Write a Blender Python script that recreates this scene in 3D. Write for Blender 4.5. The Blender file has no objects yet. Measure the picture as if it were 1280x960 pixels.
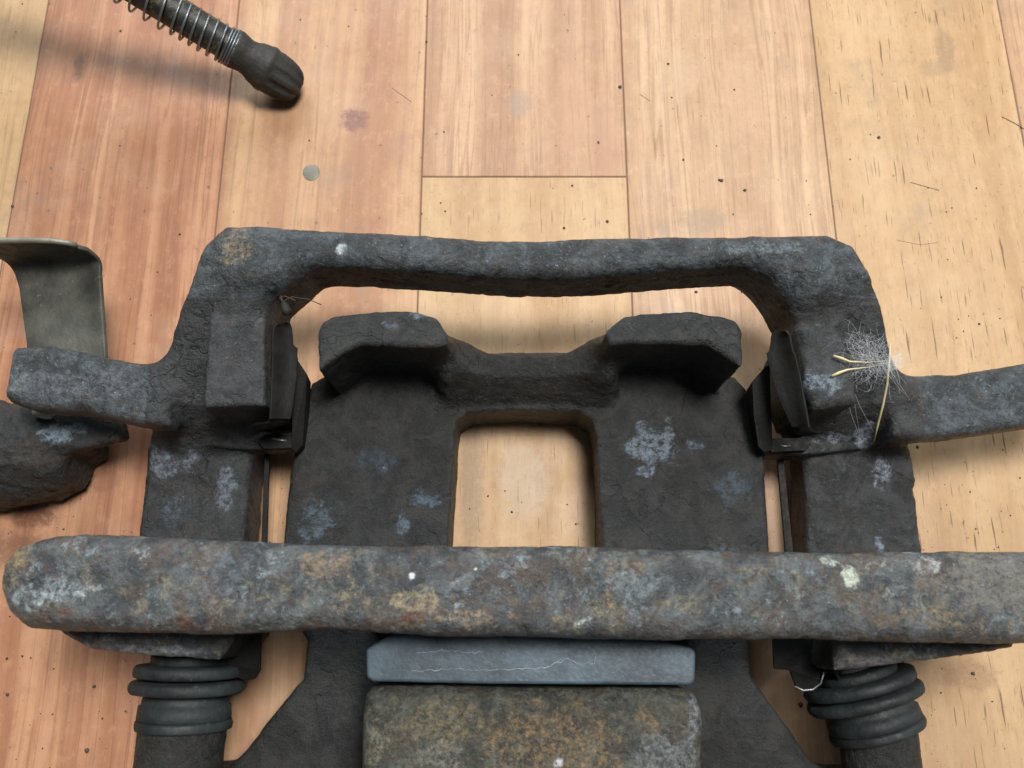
import bpy, bmesh, math, random
import numpy as np
from mathutils import Vector, Matrix

# ------------------------------------------------------------------ camera, world, lights, exposure
S = bpy.context.scene
COL = S.collection
MM = 0.001
CAM_H, TILT, FPX = 247.0, math.radians(15.0), 1000.0      # mm above the floor, tilt from straight down, focal length in photo pixels
cam_d = bpy.data.cameras.new('camera'); cam = bpy.data.objects.new('camera', cam_d); COL.objects.link(cam)
cam.location = (0, 0, CAM_H*MM); cam.rotation_euler = (TILT, 0, 0)
cam_d.sensor_width = 36.0; cam_d.lens = FPX/1280*36.0
cam_d.clip_start = 0.01; cam_d.clip_end = 50
cam_d.dof.use_dof = True; cam_d.dof.focus_distance = 0.228; cam_d.dof.aperture_fstop = 22
S.camera = cam
W = bpy.data.worlds.new('World'); S.world = W; W.use_nodes = True
W.node_tree.nodes['Background'].inputs[0].default_value = (0.86, 0.93, 1.0, 1)
W.node_tree.nodes['Background'].inputs[1].default_value = 0.07
def area(name, loc, target, size, power, col):
    l = bpy.data.lights.new(name, 'AREA'); l.shape = 'RECTANGLE'; l.size, l.size_y = size; l.energy = power; l.color = col
    o = bpy.data.objects.new(name, l); COL.objects.link(o); o.location = loc
    o.rotation_euler = (Vector(target)-Vector(loc)).to_track_quat('-Z', 'Y').to_euler(); return o
area('ceiling_lamp', (0.30, 0.31, 1.27), (0, 0.03, 0), (0.38, 0.38), 23.5, (1.0, 0.97, 0.93))
area('window_light', (-0.25, 1.25, 0.85), (0, 0.05, 0), (1.0, 0.7), 17, (0.88, 0.95, 1.0))
vs = S.view_settings; vs.view_transform = 'Standard'; vs.look = 'None'; vs.exposure = 0.0; vs.gamma = 1.0

# ------------------------------------------------------------------ helpers
random.seed(4); RNG = np.random.default_rng(7)
def P(px, py, z=0.0):
    """a photo pixel and a height (mm) -> world point in mm"""
    dx, dy = (px-640)/FPX, -(py-480)/FPX
    c, s = math.cos(TILT), math.sin(TILT)
    yy, zz = dy*c + s, dy*s - c
    t = (z-CAM_H)/zz
    return (dx*t, yy*t, z)
def PV(px, py, z=0.0): return Vector(P(px, py, z))

def tag(o, label=None, cat=None, group=None, kind=None):
    for k, v in (('label', label), ('category', cat), ('group', group), ('kind', kind)):
        if v: o[k] = v
    return o
def empty(name, loc_mm, label, cat, group=None):
    o = bpy.data.objects.new(name, None); COL.objects.link(o)
    o.location = [c*MM for c in loc_mm]; o.empty_display_size = 0.01
    return tag(o, label, cat, group)
def link(name, me, mat, parent=None, loc=(0, 0, 0)):
    o = bpy.data.objects.new(name, me); COL.objects.link(o)
    if mat: me.materials.append(mat)
    if parent:
        o.parent = parent; o.location = Vector(loc)*MM - parent.location
    else: o.location = Vector(loc)*MM
    return o
def from_bm(name, bm, mat, parent=None, loc=(0, 0, 0), smooth=True):
    me = bpy.data.meshes.new(name)
    bmesh.ops.scale(bm, vec=(MM, MM, MM), verts=bm.verts); bmesh.ops.recalc_face_normals(bm, faces=bm.faces)
    bm.to_mesh(me); bm.free()
    me.polygons.foreach_set('use_smooth', [smooth]*len(me.polygons))
    return link(name, me, mat, parent, loc)

def tube_bm(pts, rad, seg=8, bm=None, cap=True):
    bm = bm or bmesh.new()
    pts = [Vector(p) for p in pts]; n = len(pts); rings = []
    rads = rad if hasattr(rad, '__len__') else [rad]*n
    up = Vector((0.13, 0.21, 0.97)); prev = None
    for i, p in enumerate(pts):
        t = (pts[min(i+1, n-1)]-pts[max(i-1, 0)]).normalized()
        a = (prev - t*prev.dot(t)) if prev is not None else (up - t*up.dot(t))
        if a.length < 1e-4: a = t.orthogonal()
        a.normalize(); prev = a; b = t.cross(a)
        rings.append([bm.verts.new(p + (a*math.cos(2*math.pi*k/seg)+b*math.sin(2*math.pi*k/seg))*rads[i]) for k in range(seg)])
    for r0, r1 in zip(rings, rings[1:]):
        for k in range(seg): bm.faces.new((r0[k], r0[(k+1) % seg], r1[(k+1) % seg], r1[k]))
    if cap: bm.faces.new(rings[0][::-1]); bm.faces.new(rings[-1])
    return bm

def sheet(name, pts, thick, mat, parent, bev=0.25, loc=(0, 0, 0)):
    """thin bent sheet: pts is a list of rows (polylines) of equal length forming a grid"""
    bm = bmesh.new(); V = [[bm.verts.new(p) for p in row] for row in pts]
    for r0, r1 in zip(V, V[1:]):
        for i in range(len(r0)-1): bm.faces.new((r0[i], r0[i+1], r1[i+1], r1[i]))
    o = from_bm(name, bm, mat, parent)
    m = o.modifiers.new('solid', 'SOLIDIFY'); m.thickness = thick*MM; m.offset = 0
    m = o.modifiers.new('bev', 'BEVEL'); m.width = bev*MM; m.segments = 2; m.limit_method = 'ANGLE'; m.angle_limit = math.radians(50)
    return o
def prism(name, poly, direction, mat, parent, bev=0.2):
    """polygon (3D points) extruded along direction (mm)"""
    bm = bmesh.new(); vsx = [bm.verts.new(p) for p in poly]
    f = bm.faces.new(vsx); r = bmesh.ops.extrude_face_region(bm, geom=[f])
    bmesh.ops.translate(bm, vec=direction, verts=[v for v in r['geom'] if isinstance(v, bmesh.types.BMVert)])
    o = from_bm(name, bm, mat, parent, smooth=False)
    m = o.modifiers.new('bev', 'BEVEL'); m.width = bev*MM; m.segments = 3; m.limit_method = 'ANGLE'; m.angle_limit = math.radians(30)
    return o

# ---- numpy value noise
_lat = RNG.random((64, 64, 64)).astype(np.float32)
def vnoise(p, scale):
    q = p*scale; i = np.floor(q).astype(np.int64); f = (q-i).astype(np.float32); f = f*f*(3-2*f)
    i &= 63; j = (i+1) & 63
    x0, y0, z0 = i.T; x1, y1, z1 = j.T; fx, fy, fz = f.T
    L = _lat
    a = L[x0, y0, z0]*(1-fx)+L[x1, y0, z0]*fx; b = L[x0, y1, z0]*(1-fx)+L[x1, y1, z0]*fx
    c = L[x0, y0, z1]*(1-fx)+L[x1, y0, z1]*fx; d = L[x0, y1, z1]*(1-fx)+L[x1, y1, z1]*fx
    return (a*(1-fy)+b*fy)*(1-fz)+(c*(1-fy)+d*fy)*fz
def fbm(p, scale, octs=3):
    s = 0; a = 1; t = 0
    for k in range(octs): s = s + a*vnoise(p+17.3*k, scale*2**k); t += a; a *= .5
    return s/t
def sstep(x, a, b):
    t = np.clip((x-a)/(b-a), 0, 1); return t*t*(3-2*t)

# ---- solid modelling on a grid, meshed with surface nets
class Solid:
    def __init__(s, lo, hi, h):
        s.lo = np.array(lo, np.float32); s.h = h
        n = [int(math.ceil((b-a)/h))+1 for a, b in zip(lo, hi)]
        s.X, s.Y, s.Z = [(lo[k]+h*np.arange(n[k])).astype(np.float32) for k in range(3)]
        s.d = np.full(n, 50.0, np.float32)
    def poly(s, pts):
        x, y = np.meshgrid(s.X, s.Y, indexing='ij'); d = np.full(x.shape, 1e9, np.float32); ins = np.zeros(x.shape, bool)
        n = len(pts)
        for k in range(n):
            ax, ay = pts[k][0], pts[k][1]; bx, by = pts[(k+1) % n][0], pts[(k+1) % n][1]
            ex, ey = bx-ax, by-ay; t = np.clip(((x-ax)*ex+(y-ay)*ey)/(ex*ex+ey*ey+1e-9), 0, 1)
            d = np.minimum(d, (x-ax-t*ex)**2+(y-ay-t*ey)**2)
            c = (ay > y) != (by > y)
            with np.errstate(divide='ignore', invalid='ignore'):
                ins ^= c & (x < (bx-ax)*(y-ay)/(by-ay+1e-12)+ax)
        d = np.sqrt(d); return np.where(ins, -d, d)
    def extr(s, d2, z0, z1, r):
        z1 = np.asarray(z1, np.float32); z0 = np.asarray(z0, np.float32)
        zt = z1[..., None] if z1.ndim else z1; zb = z0[..., None] if z0.ndim else z0
        dz = np.maximum(s.Z[None, None, :]-zt, zb-s.Z[None, None, :])+r
        d = (d2+r)[:, :, None]
        return np.minimum(np.maximum(d, dz), 0)+np.sqrt(np.maximum(d, 0)**2+np.maximum(dz, 0)**2)-r
    def add(s, d, k=2.0):
        if k <= 0: s.d = np.minimum(s.d, d); return
        h = np.clip(.5+.5*(s.d-d)/k, 0, 1); s.d = s.d*(1-h)+d*h-k*h*(1-h)
    def cut(s, d, k=1.5):
        h = np.clip(.5-.5*(s.d+d)/k, 0, 1); s.d = s.d*(1-h)-d*h+k*h*(1-h)
    def slab(s, px, z0, z1, r=2.0, k=2.0, sub=False, zpx=None):
        """px: list of (px,py[,z]); unprojected at their own z (default z1)"""
        zt = zpx if zpx is not None else (z1 if np.isscalar(z1) else 0)
        pts = [P(p[0], p[1], p[2] if len(p) > 2 else zt) for p in px]
        d = s.extr(s.poly(pts), z0, z1, r)
        (s.cut if sub else s.add)(d, k)
    def cyl_y(s, cx, cz, rad, y0, y1, k=2.0):
        dr = np.sqrt((s.X[:, None, None]-cx)**2+(s.Z[None, None, :]-cz)**2)-rad
        dy = np.maximum(s.Y-y1, y0-s.Y)[None, :, None]
        d = np.minimum(np.maximum(dr, dy), 0)+np.sqrt(np.maximum(dr, 0)**2+np.maximum(dy, 0)**2)
        s.add(d, k)
    def yprof(s, rows):
        """height profile over Y given as [(photo row, z)]"""
        ys = [P(640, r, z)[1] for r, z in rows]; zs = [z for r, z in rows]
        o = np.argsort(ys); v = np.interp(s.Y, np.array(ys)[o], np.array(zs)[o]).astype(np.float32)
        return np.broadcast_to(v[None, :], (len(s.X), len(s.Y)))
    def mesh(s):
        d = s.d; I = d < 0; nx, ny, nz = d.shape
        cnt = np.zeros((nx-1, ny-1, nz-1), np.int8)
        for a in (0, 1):
            for b in (0, 1):
                for c in (0, 1): cnt += I[a:nx-1+a, b:ny-1+b, c:nz-1+c]
        ci, cj, ck = np.nonzero((cnt > 0) & (cnt < 8)); n = len(ci)
        vid = np.full(cnt.shape, -1, np.int64); vid[ci, cj, ck] = np.arange(n)
        acc = np.zeros((n, 3), np.float32); w = np.zeros(n, np.float32)
        cs = [(a, b, c) for a in (0, 1) for b in (0, 1) for c in (0, 1)]
        val = {c: d[ci+c[0], cj+c[1], ck+c[2]] for c in cs}
        for p in cs:
            for ax in range(3):
                if p[ax]: continue
                q = list(p); q[ax] = 1; q = tuple(q)
                va, vb = val[p], val[q]; m = (va < 0) != (vb < 0)
                t = np.where(m, va/np.where(m, va-vb, 1), 0)
                pos = np.array(p, np.float32)[None].repeat(n, 0); pos[:, ax] += t
                acc += pos*m[:, None]; w += m
        V = s.lo+s.h*(np.stack([ci, cj, ck], 1)+acc/w[:, None])
        F = []
        for ax in range(3):
            o1, o2 = (ax+1) % 3, (ax+2) % 3
            A = I.take(range(0, d.shape[ax]-1), ax); B = I.take(range(1, d.shape[ax]), ax)
            e = np.stack(np.nonzero(A != B), 1)
            ok = (e[:, o1] > 0) & (e[:, o2] > 0) & (e[:, o1] < d.shape[o1]-1) & (e[:, o2] < d.shape[o2]-1); e = e[ok]
            ins = A[e[:, 0], e[:, 1], e[:, 2]]
            q = []
            for u, v in ((1, 1), (0, 1), (0, 0), (1, 0)):
                c = e.copy(); c[:, o1] -= u; c[:, o2] -= v; q.append(vid[c[:, 0], c[:, 1], c[:, 2]])
            q = np.stack(q, 1); q[~ins] = q[~ins][:, ::-1]; F.append(q)
        return V.astype(np.float64), np.concatenate(F)

def vnormals(V, F):
    fn = np.cross(V[F[:, 2]]-V[F[:, 0]], V[F[:, 3]]-V[F[:, 1]]); N = np.zeros_like(V)
    for k in range(4):
        for a in range(3): N[:, a] += np.bincount(F[:, k], fn[:, a], len(V))
    return N/(np.linalg.norm(N, axis=1, keepdims=True)+1e-12)

def weather(V, F, amp=1.0, flake=0.35, low=0.6, pit=0.35):
    """cast and corroded surface: lumps, flakes of scale and pits, in mm"""
    N = vnormals(V, F)
    lo = (fbm(V, 0.055, 2)-.5)*2*low
    f = fbm(V, 0.17, 4); fl = sstep(f, .50, .525)*flake + sstep(f, .59, .61)*flake*.8
    p = fbm(V+50, 0.55, 2); pi = -sstep(p, .64, .76)*pit
    fine = (fbm(V+9, 0.9, 2)-.5)*0.22
    V = V+N*((lo+fl+pi+fine)*amp)[:, None]
    return V

def splat_attr(V, splats):
    col = np.zeros((len(V), 4), np.float32); wob = fbm(V, .35, 3)-.5
    for (c, r, rgb, a) in splats:
        c = np.array(c); r = np.array(r if hasattr(r, '__len__') else (r, r, r), float)
        d = np.sqrt((((V-c)/r)**2).sum(1))+wob*1.3
        m = a*(1-sstep(d, .35, 1.1)); up = m > col[:, 3]
        col[up, :3] = rgb; col[up, 3] = m[up]
    return col

def cast_parts(V, F, names, mats, labels, parent, splats=()):
    """split one continuous casting into named parts without a visible seam"""
    N = vnormals(V, F); col = splat_attr(V, splats); out = []
    for k, name in enumerate(names):
        fs = F[labels == k]
        if not len(fs): continue
        used, inv = np.unique(fs, return_inverse=True); inv = inv.reshape(fs.shape)
        me = bpy.data.meshes.new(name); nv, nf = len(used), len(fs)
        me.vertices.add(nv); me.loops.add(nf*4); me.polygons.add(nf)
        org = np.array(parent.location)
        me.vertices.foreach_set('co', ((V[used]*MM)-org).astype(np.float32).ravel())
        me.loops.foreach_set('vertex_index', inv.astype(np.int32).ravel())
        me.polygons.foreach_set('loop_start', np.arange(0, nf*4, 4, dtype=np.int32))
        me.update(calc_edges=True)
        me.polygons.foreach_set('use_smooth', np.ones(nf, bool))
        at = me.color_attributes.new('tint', 'FLOAT_COLOR', 'POINT'); at.data.foreach_set('color', col[used].ravel())
        me.normals_split_custom_set_from_vertices(N[used].tolist())
        o = bpy.data.objects.new(name, me); COL.objects.link(o); o.parent = parent; me.materials.append(mats[k]); out.append(o)
    return out

# ------------------------------------------------------------------ materials
class NT:
    def __init__(s, name):
        s.m = bpy.data.materials.new(name); s.m.use_nodes = True; s.t = s.m.node_tree; s.b = s.t.nodes['Principled BSDF']
        s.co = s.t.nodes.new('ShaderNodeTexCoord').outputs['Object']
    def n(s, typ, **kw):
        nd = s.t.nodes.new('ShaderNode'+typ)
        for k, v in kw.items():
            if k in nd.inputs: s.set(nd.inputs[k], v)
            else: setattr(nd, k, v)
        return nd
    def set(s, sock, v):
        if isinstance(v, bpy.types.NodeSocket): s.t.links.new(v, sock)
        elif sock.type == 'RGBA' and not hasattr(v, '__len__'): sock.default_value = (v, v, v, 1)
        elif sock.type == 'RGBA' and len(v) == 3: sock.default_value = (*v, 1)
        else: sock.default_value = v
    def noise(s, scale, detail=4, rough=.6, co=None, dist=0.0):
        return s.n('TexNoise', Vector=co or s.co, Scale=scale, Detail=detail, Roughness=rough, Distortion=dist).outputs['Fac']
    def map(s, sc, loc=(0, 0, 0), rot=(0, 0, 0), co=None):
        return s.n('Mapping', Vector=co or s.co, Scale=sc, Location=loc, Rotation=rot).outputs[0]
    def step(s, x, a, b, lo=0.0, hi=1.0):
        nd = s.n('MapRange', interpolation_type='SMOOTHSTEP'); s.set(nd.inputs['Value'], x)
        for i, v in zip(('From Min', 'From Max', 'To Min', 'To Max'), (a, b, lo, hi)): nd.inputs[i].default_value = v
        return nd.outputs[0]
    def mix(s, f, a, b, mode='MIX'):
        nd = s.n('Mix', data_type='RGBA', blend_type=mode); s.set(nd.inputs[0], f); s.set(nd.inputs[6], a); s.set(nd.inputs[7], b); return nd.outputs[2]
    def math(s, op, a, b=0.0):
        nd = s.n('Math', operation=op); s.set(nd.inputs[0], a); s.set(nd.inputs[1], b); return nd.outputs[0]
    def bump(s, h, dist, strength=1.0, normal=None):
        nd = s.n('Bump', Height=h, Distance=dist, Strength=strength)
        if normal: s.set(nd.inputs['Normal'], normal)
        return nd.outputs[0]
    def out(s, **kw):
        for k, v in kw.items(): s.set(s.b.inputs[k.replace('_', ' ')], v)
        return s.m

def iron(name, dark, mid, pale, rust, ochre, rust_amt=.5, pale_amt=.5, rough=.62, tint=True, spec=.5, grainy=1.0, crack=.8, deep=1.0):
    dark, mid, rust, ochre = [[x*deep for x in c] for c in (dark, mid, rust, ochre)]
    g = NT(name); off = lambda a, b, c: g.map((1, 1, 1), (a, b, c))
    big, med = g.noise(50, 5, .65), g.noise(150, 6, .72, dist=.7)
    grain, dust = g.noise(820, 5, .8), g.noise(1700, 2, .6, off(1, 2, 3))
    c = g.mix(g.step(med, .40, .62), dark, mid)
    c = g.mix(g.math('MULTIPLY', g.step(g.noise(150, 6, .74, off(3, 1, 2), .8), .62-.20*rust_amt, .74-.18*rust_amt), g.step(big, .36, .58, .1, .9)), c, rust)
    c = g.mix(g.math('MULTIPLY', g.step(g.noise(260, 6, .78, off(7, 5, 1), .6), .64-.16*rust_amt, .78-.16*rust_amt), g.step(g.noise(80, 4, .6, off(1, 9, 4)), .42, .60, 0, .85)), c, ochre)
    c = g.mix(g.math('MULTIPLY', g.step(g.noise(340, 6, .80, off(2, 2, 9), .4), .64-.15*pale_amt, .82-.16*pale_amt), g.step(g.noise(60, 4, .6, off(5, 2, 6)), .42, .60, 0, .85)), c, pale)
    if tint:
        at = g.n('VertexColor', layer_name='tint')
        a = g.math('ADD', at.outputs['Alpha'], g.math('MULTIPLY', g.math('SUBTRACT', g.noise(620, 6, .85, off(8, 3, 3), .3), .5), 4.5))
        a = g.math('MULTIPLY', g.step(a, .20, 1.15), g.step(at.outputs['Alpha'], .0, .6))
        c = g.mix(g.math('MULTIPLY', a, .85), c, at.outputs['Color'])
    # sandy grain: light grains, dark pits
    c = g.mix(g.step(grain, .36, .60, .85*grainy, 0), c, (.006, .007, .008))
    c = g.mix(g.step(g.noise(1000, 5, .8, off(6, 6, 2)), .56, .70, 0, .50*grainy), c, pale)
    c = g.mix(g.step(dust, .68, .75, 0, .7*grainy), c, [min(1, x*1.6) for x in pale])
    # scale cracks
    ds = g.n('VectorMath', operation='MULTIPLY_ADD'); g.set(ds.inputs[0], g.n('TexNoise', Vector=g.co, Scale=130, Detail=4).outputs['Color']); ds.inputs[1].default_value = (.016,)*3; g.set(ds.inputs[2], g.co)
    ve = g.n('TexVoronoi', feature='DISTANCE_TO_EDGE', Vector=ds.outputs[0], Scale=62).outputs['Distance']
    ck = g.math('MULTIPLY', g.step(ve, .030, .004), g.step(g.noise(38, 3, .5, off(2, 8, 8)), .50, .60, 0, crack))
    c = g.mix(ck, c, (.007, .007, .007))
    geo = g.n('NewGeometry').outputs['Pointiness']
    c = g.mix(g.step(geo, .525, .61, 0, .35), c, pale)
    b = g.bump(med, .0011, .6)
    b = g.bump(g.math('SUBTRACT', 1.0, ck), .0006, .8, b)
    b = g.bump(grain, .0008, .85, b)
    b = g.bump(dust, .00018, .6, b)
    r = g.step(grain, .3, .7, rough-.18, rough+.16)
    return g.out(Base_Color=c, Roughness=r, Normal=b, Specular_IOR_Level=spec)

IRON = iron('dark cast iron', (.028, .033, .037), (.100, .122, .137), (.28, .34, .38), (.080, .070, .060), (.14, .12, .085), .5, .5, .50, spec=.65, grainy=.72, crack=.2, deep=.82)
IRON_ARM = iron('dark oily cast iron', (.020, .022, .023), (.064, .068, .072), (.20, .25, .31), (.064, .053, .045), (.105, .085, .062), .55, .42, .50, spec=.65, grainy=.5, crack=.5, deep=.72)
IRON_CAL = iron('soot brown cast iron', (.014, .0155, .016), (.040, .043, .042), (.12, .16, .20), (.056, .048, .040), (.070, .062, .048), .6, .2, .56, spec=.6, grainy=.38, crack=.6, deep=.68)
IRON_BAR = iron('mottled rusted iron', (.040, .047, .053), (.130, .146, .152), (.34, .41, .44), (.105, .076, .058), (.26, .225, .14), .82, .85, .48, spec=.65, grainy=.5, crack=.15, deep=.93)
IRON_HOUSE = iron('ochre rusted iron', (.046, .050, .044), (.118, .125, .104), (.22, .27, .29), (.078, .062, .046), (.18, .145, .085), .8, .4, .6, grainy=.7, crack=.1)

def simple(name, col, rough, bump=.0002, scale=700, var=.5, metallic=0.0, spec=.5, spot=None):
    g = NT(name); n = g.noise(scale, 4, .65); m = g.noise(scale*.15, 3, .6)
    c = g.mix(g.step(m, .3, .7), [x*(1-var) for x in col], [x*(1+var*.6) for x in col])
    if spot: c = g.mix(g.step(n, .62, .72), c, spot)
    return g.out(Base_Color=c, Roughness=g.step(n, .3, .7, rough-.1, rough+.1), Normal=g.bump(n, bump, .6), Metallic=metallic, Specular_IOR_Level=spec)
M_CLIP = simple('sooty spring steel', (.010, .010, .0095), .66, .0003, 700, .4, spec=.25)
M_EDGE = simple('bright steel', (.30, .31, .33), .35, .0001, 900, .3, .6)
M_RUB = simple('dusty black rubber', (.022, .029, .031), .66, .0005, 420, .5, spot=(.06, .066, .064))
M_PAD = simple('grey friction lining', (.062, .092, .118), .55, .00025, 900, .38, spot=(.075, .10, .12))
M_SCR = simple('pale scratch', (.34, .38, .42), .7)
M_TAB = simple('dull grey green sheet steel', (.072, .073, .062), .62, .0006, 420, .55, .1, spot=(.14, .125, .09))
M_HOSE = simple('olive and black hose', (.022, .024, .020), .55, .0002, 600, .3)
M_COIL = simple('grey wire', (.20, .22, .24), .38, .0001, 900, .35, .7)
M_KNOB = simple('dirty black rubber cap', (.028, .027, .024), .7, .0005, 600, .4)
M_STRAW = simple('dry straw', (.62, .52, .30), .6, .0001, 900, .25)
M_GRIT = simple('dark grit', (.075, .055, .040), .85, .0003, 600, .5)
M_SEED = simple('grey husk', (.018, .019, .018), .8, .0003, 600, .6)
g = NT('cobweb silk'); M_WEB = g.out(Base_Color=(.80, .83, .86), Roughness=.6, Alpha=.7)
g = NT('clear flake'); M_FLAKE = g.out(Base_Color=(.9, .93, .95), Roughness=.3, Alpha=.08)
g = NT('clear droplet'); M_DROP = g.out(Base_Color=(.50, .50, .42), Roughness=.4, Transmission_Weight=.75, IOR=1.4)

def wood(name, light, dark, line, dash=0.0, grain=1.0, seed=0.0, worn=.85):
    """printed plank: bands of grain along Y, fine lines, short dark flecks, scuffs and dirt"""
    g = NT(name)
    wob = g.noise(9, 2, .5, g.map((1, .5, 1), (seed, 0, 0)))
    co = g.n('VectorMath', operation='ADD'); g.set(co.inputs[0], g.map((1, .025, 1), (seed, seed*.7, 0)))
    cmb = g.n('CombineXYZ'); g.set(cmb.inputs[0], g.math('MULTIPLY', wob, .018)); g.set(co.inputs[1], cmb.outputs[0]); v = co.outputs[0]
    light, dark = [a*b for a, b in zip(light, (1.0, .955, .90))], [a*b for a, b in zip(dark, (.93, .87, .81))]
    band = g.noise(75, 3, .55, v)
    c = g.mix(g.step(band, .34, .64), light, dark)
    fine = g.noise(330, 4, .7, v)
    c = g.mix(g.step(fine, .46, .66, 0, .42*grain), c, line)
    sp = g.noise(170, 2, .5, v); c = g.mix(g.math('MULTIPLY', g.step(g.math('ABSOLUTE', g.math('SUBTRACT', sp, .5)), .016, 0), .45*grain), c, line)
    if dash:
        d1 = g.noise(1, 1, .5, g.map((1150, 64, 1), (seed*31, seed*17, 0)))
        c = g.mix(g.step(d1, .66, .73, 0, dash), c, [x*.42 for x in line])
        d2 = g.noise(1, 1, .5, g.map((1700, 190, 1), (seed*11, seed*7, 0)))
        c = g.mix(g.step(d2, .66, .75, 0, dash*.6), c, [x*.6 for x in line])
    mo = g.noise(240, 5, .75, g.map((1, .6, 1), (seed, 3, 3)))
    c = g.mix(g.step(mo, .50, .66, 0, .30), c, [x*.74 for x in dark]); c = g.mix(g.step(mo, .48, .34, 0, .30), c, [min(1, x*1.12) for x in light])
    # wear: grey dirt, tiny dark specks, pale rubbed zones
    c = g.mix(g.math('MULTIPLY', g.step(g.noise(26, 5, .7), .54, .74), .5*worn), c, (.24, .19, .15))
    c = g.mix(g.math('MULTIPLY', g.step(g.noise(19, 4, .6, g.map((1, 1, 1), (4, 8, 1))), .5, .7), .16), c, (.60, .46, .31))
    c = g.mix(g.math('MULTIPLY', g.step(g.noise(430, 2, .5), .70, .76), .6), c, (.10, .07, .05))
    c = g.mix(g.math('MULTIPLY', g.step(g.noise(150, 6, .82, g.map((1, .55, 1), (2, 6, 1))), .60, .74), .50*worn), c, (.16, .12, .09))
    c = g.mix(g.math('MULTIPLY', g.math('MULTIPLY', g.step(g.noise(900, 4, .8), .56, .70), g.step(g.noise(22, 4, .7, g.map((1, 1, 1), (9, 1, 3))), .44, .62)), .55*worn), c, (.13, .095, .07))
    b = g.bump(fine, .00012, .5); b = g.bump(g.noise(1400, 2, .5), .00006, .5, b)
    return g.out(Base_Color=c, Roughness=g.step(g.noise(60, 4, .6), .3, .7, .42, .60), Normal=b, Specular_IOR_Level=.35)

def stain_shade_on(mat, spots):
    """stains and painted-in shade with a shape of their own: (world x, y mm, radii, colour, amount)"""
    t = mat.node_tree; b = t.nodes['Principled BSDF']; g = NT.__new__(NT); g.m, g.t, g.b = mat, t, b
    g.co = t.nodes.new('ShaderNodeNewGeometry').outputs['Position']
    c = b.inputs['Base Color'].links[0].from_socket; wob = g.noise(330, 6, .75)
    for x, y, rx, ry, rgb, a in spots:
        m = g.n('VectorMath', operation='LENGTH'); g.set(m.inputs[0], g.map((1000/rx, 1000/ry, 0), (-x/rx, -y/ry, 0)))
        d = g.math('ADD', m.outputs['Value'], g.math('MULTIPLY', g.math('SUBTRACT', wob, .5), 1.5))
        c = g.mix(g.math('MULTIPLY', g.step(d, 1.12, .55, 0, a), g.step(g.noise(700, 4, .8), .30, .55, .35, 1)), c, rgb)
    g.set(b.inputs['Base Color'], c)

# ------------------------------------------------------------------ floor of printed planks
def box_bm(x0, x1, y0, y1, z0, z1):
    bm = bmesh.new(); bmesh.ops.create_cube(bm, size=1)
    for v in bm.verts: v.co = ((x0+x1)/2+v.co.x*(x1-x0), (y0+y1)/2+v.co.y*(y1-y0), (z0+z1)/2+v.co.z*(z1-z0))
    return bm
g = NT('seam grime'); M_SEAM = g.out(Base_Color=g.mix(g.noise(40, 3), (.13, .075, .05), (.20, .12, .08)), Roughness=.9)
floor = from_bm('floor', box_bm(-660, 660, -520, 760, -6, -.22), M_SEAM, smooth=False); tag(floor, kind='structure')
C_Y = ((.52, .365, .215), (.455, .305, .170), (.31, .185, .098))       # yellow beech
C_R = ((.48, .270, .165), (.35, .170, .102), (.22, .095, .055))   # reddish
C_P = ((.51, .340, .220), (.40, .245, .153), (.28, .155, .095))   # pinkish beige
C_B = ((.54, .380, .250), (.455, .300, .190), (.32, .19, .115))     # pale beige
W_Y0 = wood('yellow plank print', *C_Y, dash=.35, seed=1.3); W_R = wood('red plank print', *C_R, grain=1.2, seed=2.7)
W_P = wood('peach plank print', (.51, .335, .200), (.385, .21, .128), C_P[2], grain=1.0, seed=4.1)
W_B = wood('pink beige plank print', *C_P, grain=1.1, dash=.25, seed=5.6); W_YS = wood('pale yellow plank print', *C_Y, dash=.6, grain=.45, seed=7.2)
W_C = wood('pale beige plank print', *C_B, grain=1.5, dash=.35, seed=9.4); W_D = wood('flecked beech plank print', *C_Y, dash=.9, grain=.4, seed=11.9)
W_S = [W_R, W_P, W_C, W_D, W_B]
p = lambda x, y: P(x, y)[:2]
stain_shade_on(W_P, [(*p(443, 150), 5.5, 5, (.20, .10, .085), .85), (*p(500, 185), 5, 9, (.30, .17, .12), .4), (*p(405, 80), 6, 10, (.42, .28, .18), .35)])
stain_shade_on(W_R, [(*p(98, 84), 2.0, 7, (.11, .075, .05), .7), (*p(80, 610), 8, 5, (.15, .07, .045), .75), (*p(40, 645), 9, 4, (.13, .06, .04), .8),  # first a grease smudge, the rest cast shadow painted around the black lump
               (*p(20, 690), 12, 6, (.16, .08, .05), .6), (*p(130, 600), 6, 4, (.20, .09, .06), .5)])
stain_shade_on(W_D, [(*p(1182, 62), 4, 11, (.28, .19, .11), .7), (*p(1168, 85), 6, 4, (.30, .21, .13), .55), (*p(1210, 845), 10, 5, (.22, .13, .08), .5)])  # last: darker patch below the right end of the thick bar
stain_shade_on(W_YS, [(*p(655, 600), 9, 14, (.50, .42, .33), .5), (*p(590, 590), 4, 30, (.24, .18, .12), .55), (*p(640, 270), 12, 4, (.5, .36, .2), .3)])  # tall strip: soft shadow along the caliper window's left edge, painted in
stain_shade_on(W_B, [(*p(650, 130), 5, 6, (.30, .23, .18), .6), (*p(710, 130), 6, 24, (.46, .27, .17), .5), (*p(755, 180), 6, 22, (.42, .24, .15), .5)])
stain_shade_on(W_C, [(*p(880, 275), 9, 5, (.30, .22, .15), .6), (*p(930, 120), 10, 22, (.52, .34, .22), .5), (*p(850, 90), 9, 12, (.5, .36, .24), .4)])
seams = [-520, -450, -380, -310, -240, -170, -100, -31, 39.5, 109, 178, 248, 318, 388, 458, 528]
joint = P(650, 221)[1]
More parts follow.
